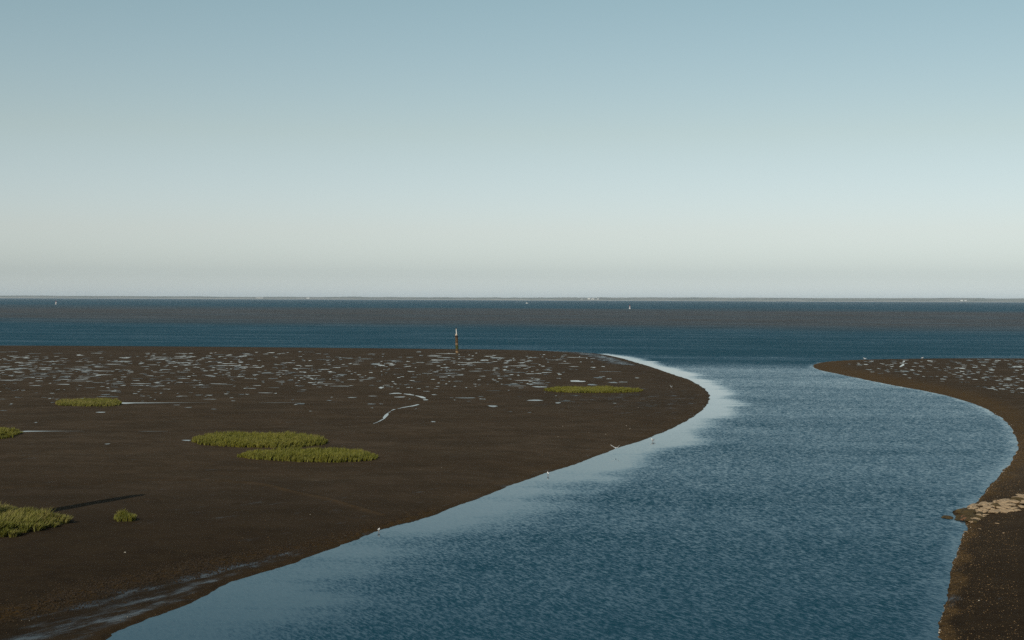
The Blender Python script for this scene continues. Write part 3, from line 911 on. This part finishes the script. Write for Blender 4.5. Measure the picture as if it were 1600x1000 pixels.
FB = simple('brown_feathers', (0.055, 0.042, 0.032), (0.09, 0.07, 0.05), 12, .8)
FK = simple('dark_feathers', (0.018, 0.015, 0.013), (0.03, 0.025, 0.02), 12, .7)
BILL = simple('yellow_bill', (0.55, 0.33, 0.05), (0.45, 0.25, 0.04), 8, .5)
LEG = simple('pinkish_legs', (0.35, 0.2, 0.12), (0.3, 0.16, 0.1), 8, .6)

def wing_folded(s):
    # an almond shaped folded wing lying along the flank, with thickness
    out = [(.14, .055, .30), (.06, .085, .34), (-.08, .09, .325), (-.24, .06, .285), (-.42, .02, .255), (-.22, .075, .235), (-.04, .09, .225), (.09, .075, .25)]
    vs = [(x, s * y, z_) for x, y, z_ in out] + [(x * .96, s * (y - .03), z_) for x, y, z_ in out] + [(-.06, s * .118, .285)]
    n = len(out); fs = [(i, (i + 1) % n, 2 * n) for i in range(n)] + [(i, (i + 1) % n, n + (i + 1) % n, n + i) for i in range(n)]
    return vs, fs
def gull(loc, rz, scale, label):
    e = empty('gull', loc, rz); e.scale = (scale,) * 3
    tag(e, label, 'gull', 'gulls on the mud and water')
    nodes = [(-.02, 0, .27, .085, .095), (.10, 0, .29, .078), (.16, 0, .36, .045), (.185, 0, .41, .045), (.215, 0, .415, .030), (-.16, 0, .26, .065), (-.27, 0, .255, .035), (-.36, 0, .255, .030, .012)]
    skin_body('body', nodes, [(0, 1), (1, 2), (2, 3), (3, 4), (0, 5), (5, 6), (6, 7)], [FW], e)
    for s in (-1, 1):
        v, f = wing_folded(s); mesh_py('wing', v, f, FG, e, True)
        v, f = tube([(.0, s * .035, -.01, .012), (.0, s * .035, .12, .010), (-.01, s * .035, .21, .02)], 6); mesh_py('leg', v, f, LEG, e)
    mesh_py('bill', [(.235, -.014, .42), (.235, .014, .42), (.235, 0, .395), (.31, 0, .398), (.235, 0, .43)], [(0, 2, 3), (2, 1, 3), (1, 4, 3), (4, 0, 3)], BILL, e)
    return e
def wing_open(s, mid, tip):
    # spread wing: leading and trailing edge points along the span, a real thickness
    span = [(0.0, .05, .02, .17), (.5, mid[0], mid[1], .18), (.8, (mid[0] + tip[0]) / 2 + .02, (mid[1] + tip[1]) / 2 + .02, .14), (1.0, tip[0], tip[1], .02)]
    vs, fs = [], []
    for k, (t, y, z_, c) in enumerate(span):
        sw = .06 - .14 * max(0, t - .4)
        for zz in (.010, -.010):
            vs += [(sw + c * .45, s * y, z_ + zz), (sw - c * .55, s * y, z_ + zz)]
    for k in range(len(span) - 1):
        a, b = 4 * k, 4 * k + 4
        fs += [(a, a + 1, b + 1, b), (a + 2, b + 2, b + 3, a + 3), (a, b, b + 2, a + 2), (a + 1, a + 3, b + 3, b + 1)]
    return vs, fs
def flying_gull(loc, rz, scale, mid, tip, label, legs=False, group=None):
    e = empty('gull', loc, rz); e.scale = (scale,) * 3
    tag(e, label, 'gull', group)
    nodes = [(0, 0, 0, .075), (.12, 0, .01, .065), (.20, 0, .03, .042), (.25, 0, .035, .038), (.285, 0, .03, .022), (-.14, 0, 0, .055), (-.26, 0, .01, .03), (-.36, 0, .01, .05, .012)]
    skin_body('body', nodes, [(0, 1), (1, 2), (2, 3), (3, 4), (0, 5), (5, 6), (6, 7)], [FW], e)
    for s, md, tp in ((-1, mid[0], tip[0]), (1, mid[1], tip[1])):
        v, f = wing_open(s, md, tp); mesh_py('wing', v, f, FW, e)
        if legs:
            v, f = tube([(-.02, s * .03, -.22, .010), (-.02, s * .03, -.05, .012)], 6); mesh_py('leg', v, f, LEG, e)
    mesh_py('bill', [(.30, -.012, .035), (.30, .012, .035), (.30, 0, .015), (.37, 0, .02), (.30, 0, .045)], [(0, 2, 3), (2, 1, 3), (1, 4, 3), (4, 0, 3)], BILL, e)
    return e

x, y = at(592, 832.0); gull((x, y, -.01), math.radians(-70), .55, 'white gull standing in the shallows at the lower left shoreline')
x, y = at(856.2, 743.5); gull((x, y, -.01), math.radians(100), .60, 'white gull standing at the waterline nearly straight below the grass strip')
x, y = at(1020, 690.2); gull((x, y, -.05), math.radians(215), .75, 'white gull wading in smooth water right of the flying one')
x, y, z_ = seen_base(1351, 562.2); gull((x, y, z_), math.radians(150), .95, 'left white gull on the far edge of the right mudbank')
x, y, z_ = seen_base(1441, 561.4); gull((x, y, z_), math.radians(20), .95, 'right white gull on the far edge of the right mudbank')
x, y = at(962.2, 700.0)
yy = y - 4.0
zz = H - (H) * yy / y
flying_gull((x * yy / y, yy, zz), math.radians(80), .62, ((.24, .10), (.26, .14)), ((.42, .30), (.62, .36)), 'white gull flying low over the shoreline with wings held up in a V')
x, y, z_ = seen_base(1049, 606.6)
flying_gull((x, y, z_ + .14), math.radians(70), .62, ((.14, .16), (.13, .18)), ((.24, .38), (.30, .34)), 'pale gull on bare mud near the tip with wings raised', True)

# the large bird on the piling, facing left, bill held down against a white neck
pz = bz + hp + .34
pe = empty('pelican', (bx + tx_, by, pz)); tag(pe, 'tall dark crowned seabird with white neck perched on top of the piling', 'seabird')
k = K
nodes = [(.15 * k, 0, 1.6 * k, .95 * k), (.1 * k, 0, 3.0 * k, .95 * k), (-.15 * k, 0, 4.3 * k, .72 * k), (-.35 * k, 0, 5.6 * k, .52 * k), (-.40 * k, 0, 6.9 * k, .46 * k),
         (-.15 * k, 0, 8.0 * k, .62 * k), (-.85 * k, 0, 8.05 * k, .42 * k), (.55 * k, 0, .5 * k, .55 * k), (.95 * k, 0, -.5 * k, .25 * k)]
skin_body('body', nodes, [(0, 1), (1, 2), (2, 3), (3, 4), (4, 5), (5, 6), (0, 7), (7, 8)], [FW, FK, FB], pe,
          lambda c: 1 if (c.z > 8.2 * k or (c.z > 7.0 * k and c.x > 0.0)) else (2 if c.x > .25 * k else 0))
def lump(pts, n=10):
    vs, fs = [], []
    for (x_, y_, z2, rx_, ry_) in pts:
        for i in range(n):
            t = i / n * 2 * math.pi
            vs.append((x_ + rx_ * math.cos(t), y_ + ry_ * math.sin(t), z2))
    for j in range(len(pts) - 1):
        for i in range(n):
            a = j * n + i; b = j * n + (i + 1) % n
            fs.append((a, b, b + n, a + n))
    fs.append(tuple(range(n - 1, -1, -1))); fs.append(tuple((len(pts) - 1) * n + i for i in range(n)))
    return vs, fs
for s in (-1, 1):
    v, f = lump([(.95 * k, s * .55 * k, -.6 * k, .12 * k, .1 * k), (.85 * k, s * .8 * k, 1.2 * k, .45 * k, .25 * k), (.6 * k, s * .9 * k, 3.2 * k, .6 * k, .3 * k), (.35 * k, s * .75 * k, 4.9 * k, .45 * k, .25 * k), (.2 * k, s * .6 * k, 5.6 * k, .15 * k, .1 * k)])
    mesh_py('wing', v, f, FB, pe, True)
    v, f = tube([(.1 * k, s * .35 * k, -1.1 * k, .14 * k), (.1 * k, s * .35 * k, 1.2 * k, .2 * k)], 8); mesh_py('leg', v, f, FK, pe)
v, f = lump([(-1.75 * k, 0, 5.3 * k, .06 * k, .06 * k), (-1.6 * k, 0, 6.2 * k, .2 * k, .15 * k), (-1.3 * k, 0, 7.4 * k, .4 * k, .3 * k), (-1.0 * k, 0, 8.4 * k, .45 * k, .35 * k), (-.8 * k, 0, 8.8 * k, .3 * k, .3 * k)])
mesh_py('bill', v, f, FK, pe, True)
v, f = lump([(.45 * k, 0, 6.7 * k, .08 * k, .1 * k), (.42 * k, 0, 7.3 * k, .38 * k, .35 * k), (.2 * k, 0, 8.1 * k, .85 * k, .7 * k), (-.15 * k, 0, 8.9 * k, 1.05 * k, .75 * k), (-.3 * k, 0, 9.4 * k, .4 * k, .3 * k)])
mesh_py('crest', v, f, FK, pe, True)

# ------------------------------------------------------------------ unseen piling added left of the view to cast the shadow on the mud
ax, ay = at(92, 797, .35); cx_, cy_ = at(222, 773.3, .35)
sd_ = Vector((cx_ - ax, cy_ - ay, 0)).normalized()
print('shadow bearing', math.degrees(math.atan2(sd_.x, sd_.y)), 'sun', math.degrees(SUN_AZ) - 180)
Lsh = 13.0
hx, hy = cx_ - math.sin(SUN_AZ - math.pi) * Lsh, cy_ - math.cos(SUN_AZ - math.pi) * Lsh
hz = float(ground(np.array(hx), np.array(hy)))
mp_ = empty('shadow_piling', (hx, hy, hz)); tag(mp_, 'unseen timber piling added beyond the left edge to cast a shadow on the mud', 'piling')
hh = Lsh * math.tan(SUN_EL)
v, f = tube([(0, 0, -.5, .48), (.03, 0, hh * .4, .46), (.02, .02, hh * .85, .42), (0, 0, hh * .97, .34), (0, 0, hh, .2)], 18); mesh_py('shaft', v, f, WOOD, mp_, True)
print('piling at', hx, hy, 'px', 800 + hx / hy * FPX)

# ------------------------------------------------------------------ channel buoys and a boat out on the water
REDP = simple('red_paint', (0.42, 0.04, 0.03), (0.34, 0.03, 0.025), 3, .5)
def on_water(px, py): x, y = at(px, py); return (x, y, 0.0)
def buoy(px, py, hpx, label):
    l = on_water(px, py); kk = l[1] / FPX
    e = empty('channel_buoy', l); tag(e, label, 'buoy')
    s = hpx * kk / 5.2
    e.scale = (s,) * 3
    v, f = tube([(0, 0, -.4, 1.1), (0, 0, .1, 1.25), (0, 0, .6, 1.25), (0, 0, .75, 1.0)], 16); mesh_py('float', v, f, WHITE, e, True)
    for a in range(4):
        t = a * math.pi / 2 + .4
        p0 = Vector((.8 * math.cos(t), .8 * math.sin(t), .7)); p1 = Vector((.25 * math.cos(t), .25 * math.sin(t), 3.6))
        v, f = tube([(p0.x, p0.y, p0.z, .07), (p1.x, p1.y, p1.z, .06)], 6); mesh_py('strut', v, f, REDP, e)
    v, f = box_vf(-.55, .55, -.55, .55, 1.7, 3.1); mesh_py('daymark', v, f, WHITE, e)
    v, f = tube([(0, 0, 3.6, .45), (0, 0, 4.4, .3), (0, 0, 4.5, .28)], 12); mesh_py('platform', v, f, REDP, e)
    v, f = tube([(0, 0, 4.5, .16), (0, 0, 5.0, .16), (0, 0, 5.2, .05)], 8); mesh_py('lantern', v, f, REDP, e)
buoy(87.5, 475.4, 5.5, 'channel buoy on the left part of the open water')
buoy(984, 482.6, 6.0, 'channel buoy right of centre, nearer than the boat')
l = on_water(823.3, 474.2)
bt = empty('motor_boat', l, math.radians(25)); tag(bt, 'small white motor boat far out under the distant shore', 'boat')
hullv = []
for (x_, w_, zt) in ((-3.2, 1.15, 1.0), (-1, 1.3, 1.0), (1.5, 1.15, 1.15), (3.0, .5, 1.35), (3.6, .04, 1.45)):
    hullv += [(x_, -w_, zt), (x_, -w_ * .75, -.2), (x_, w_ * .75, -.2), (x_, w_, zt)]
fs = []
for j in range(4):
    a, b = 4 * j, 4 * j + 4
    fs += [(a, b, b + 1, a + 1), (a + 1, b + 1, b + 2, a + 2), (a + 2, b + 2, b + 3, a + 3), (a + 3, b + 3, b, a)]
fs += [(0, 1, 2, 3), (19, 18, 17, 16)]
mesh_py('hull', hullv, fs, WHITE, bt)
v = [(-1.6, -.95, 1.0), (1.3, -.85, 1.1), (1.3, .85, 1.1), (-1.6, .95, 1.0), (-1.4, -.8, 2.6), (.5, -.75, 2.6), (.5, .75, 2.6), (-1.4, .8, 2.6)]
mesh_py('cabin', v, [(3, 2, 1, 0), (4, 5, 6, 7), (0, 1, 5, 4), (1, 2, 6, 5), (2, 3, 7, 6), (3, 0, 4, 7)], WHITE, bt)
v = [(1.14, -.72, 1.5), (1.14, .72, 1.5), (.66, .66, 2.4), (.66, -.66, 2.4), (1.19, -.72, 1.5), (1.19, .72, 1.5), (.71, .66, 2.4), (.71, -.66, 2.4)]
mesh_py('windscreen', v, [(3, 2, 1, 0), (4, 5, 6, 7), (0, 1, 5, 4), (1, 2, 6, 5), (2, 3, 7, 6), (3, 0, 4, 7)], DARKGLASS, bt)
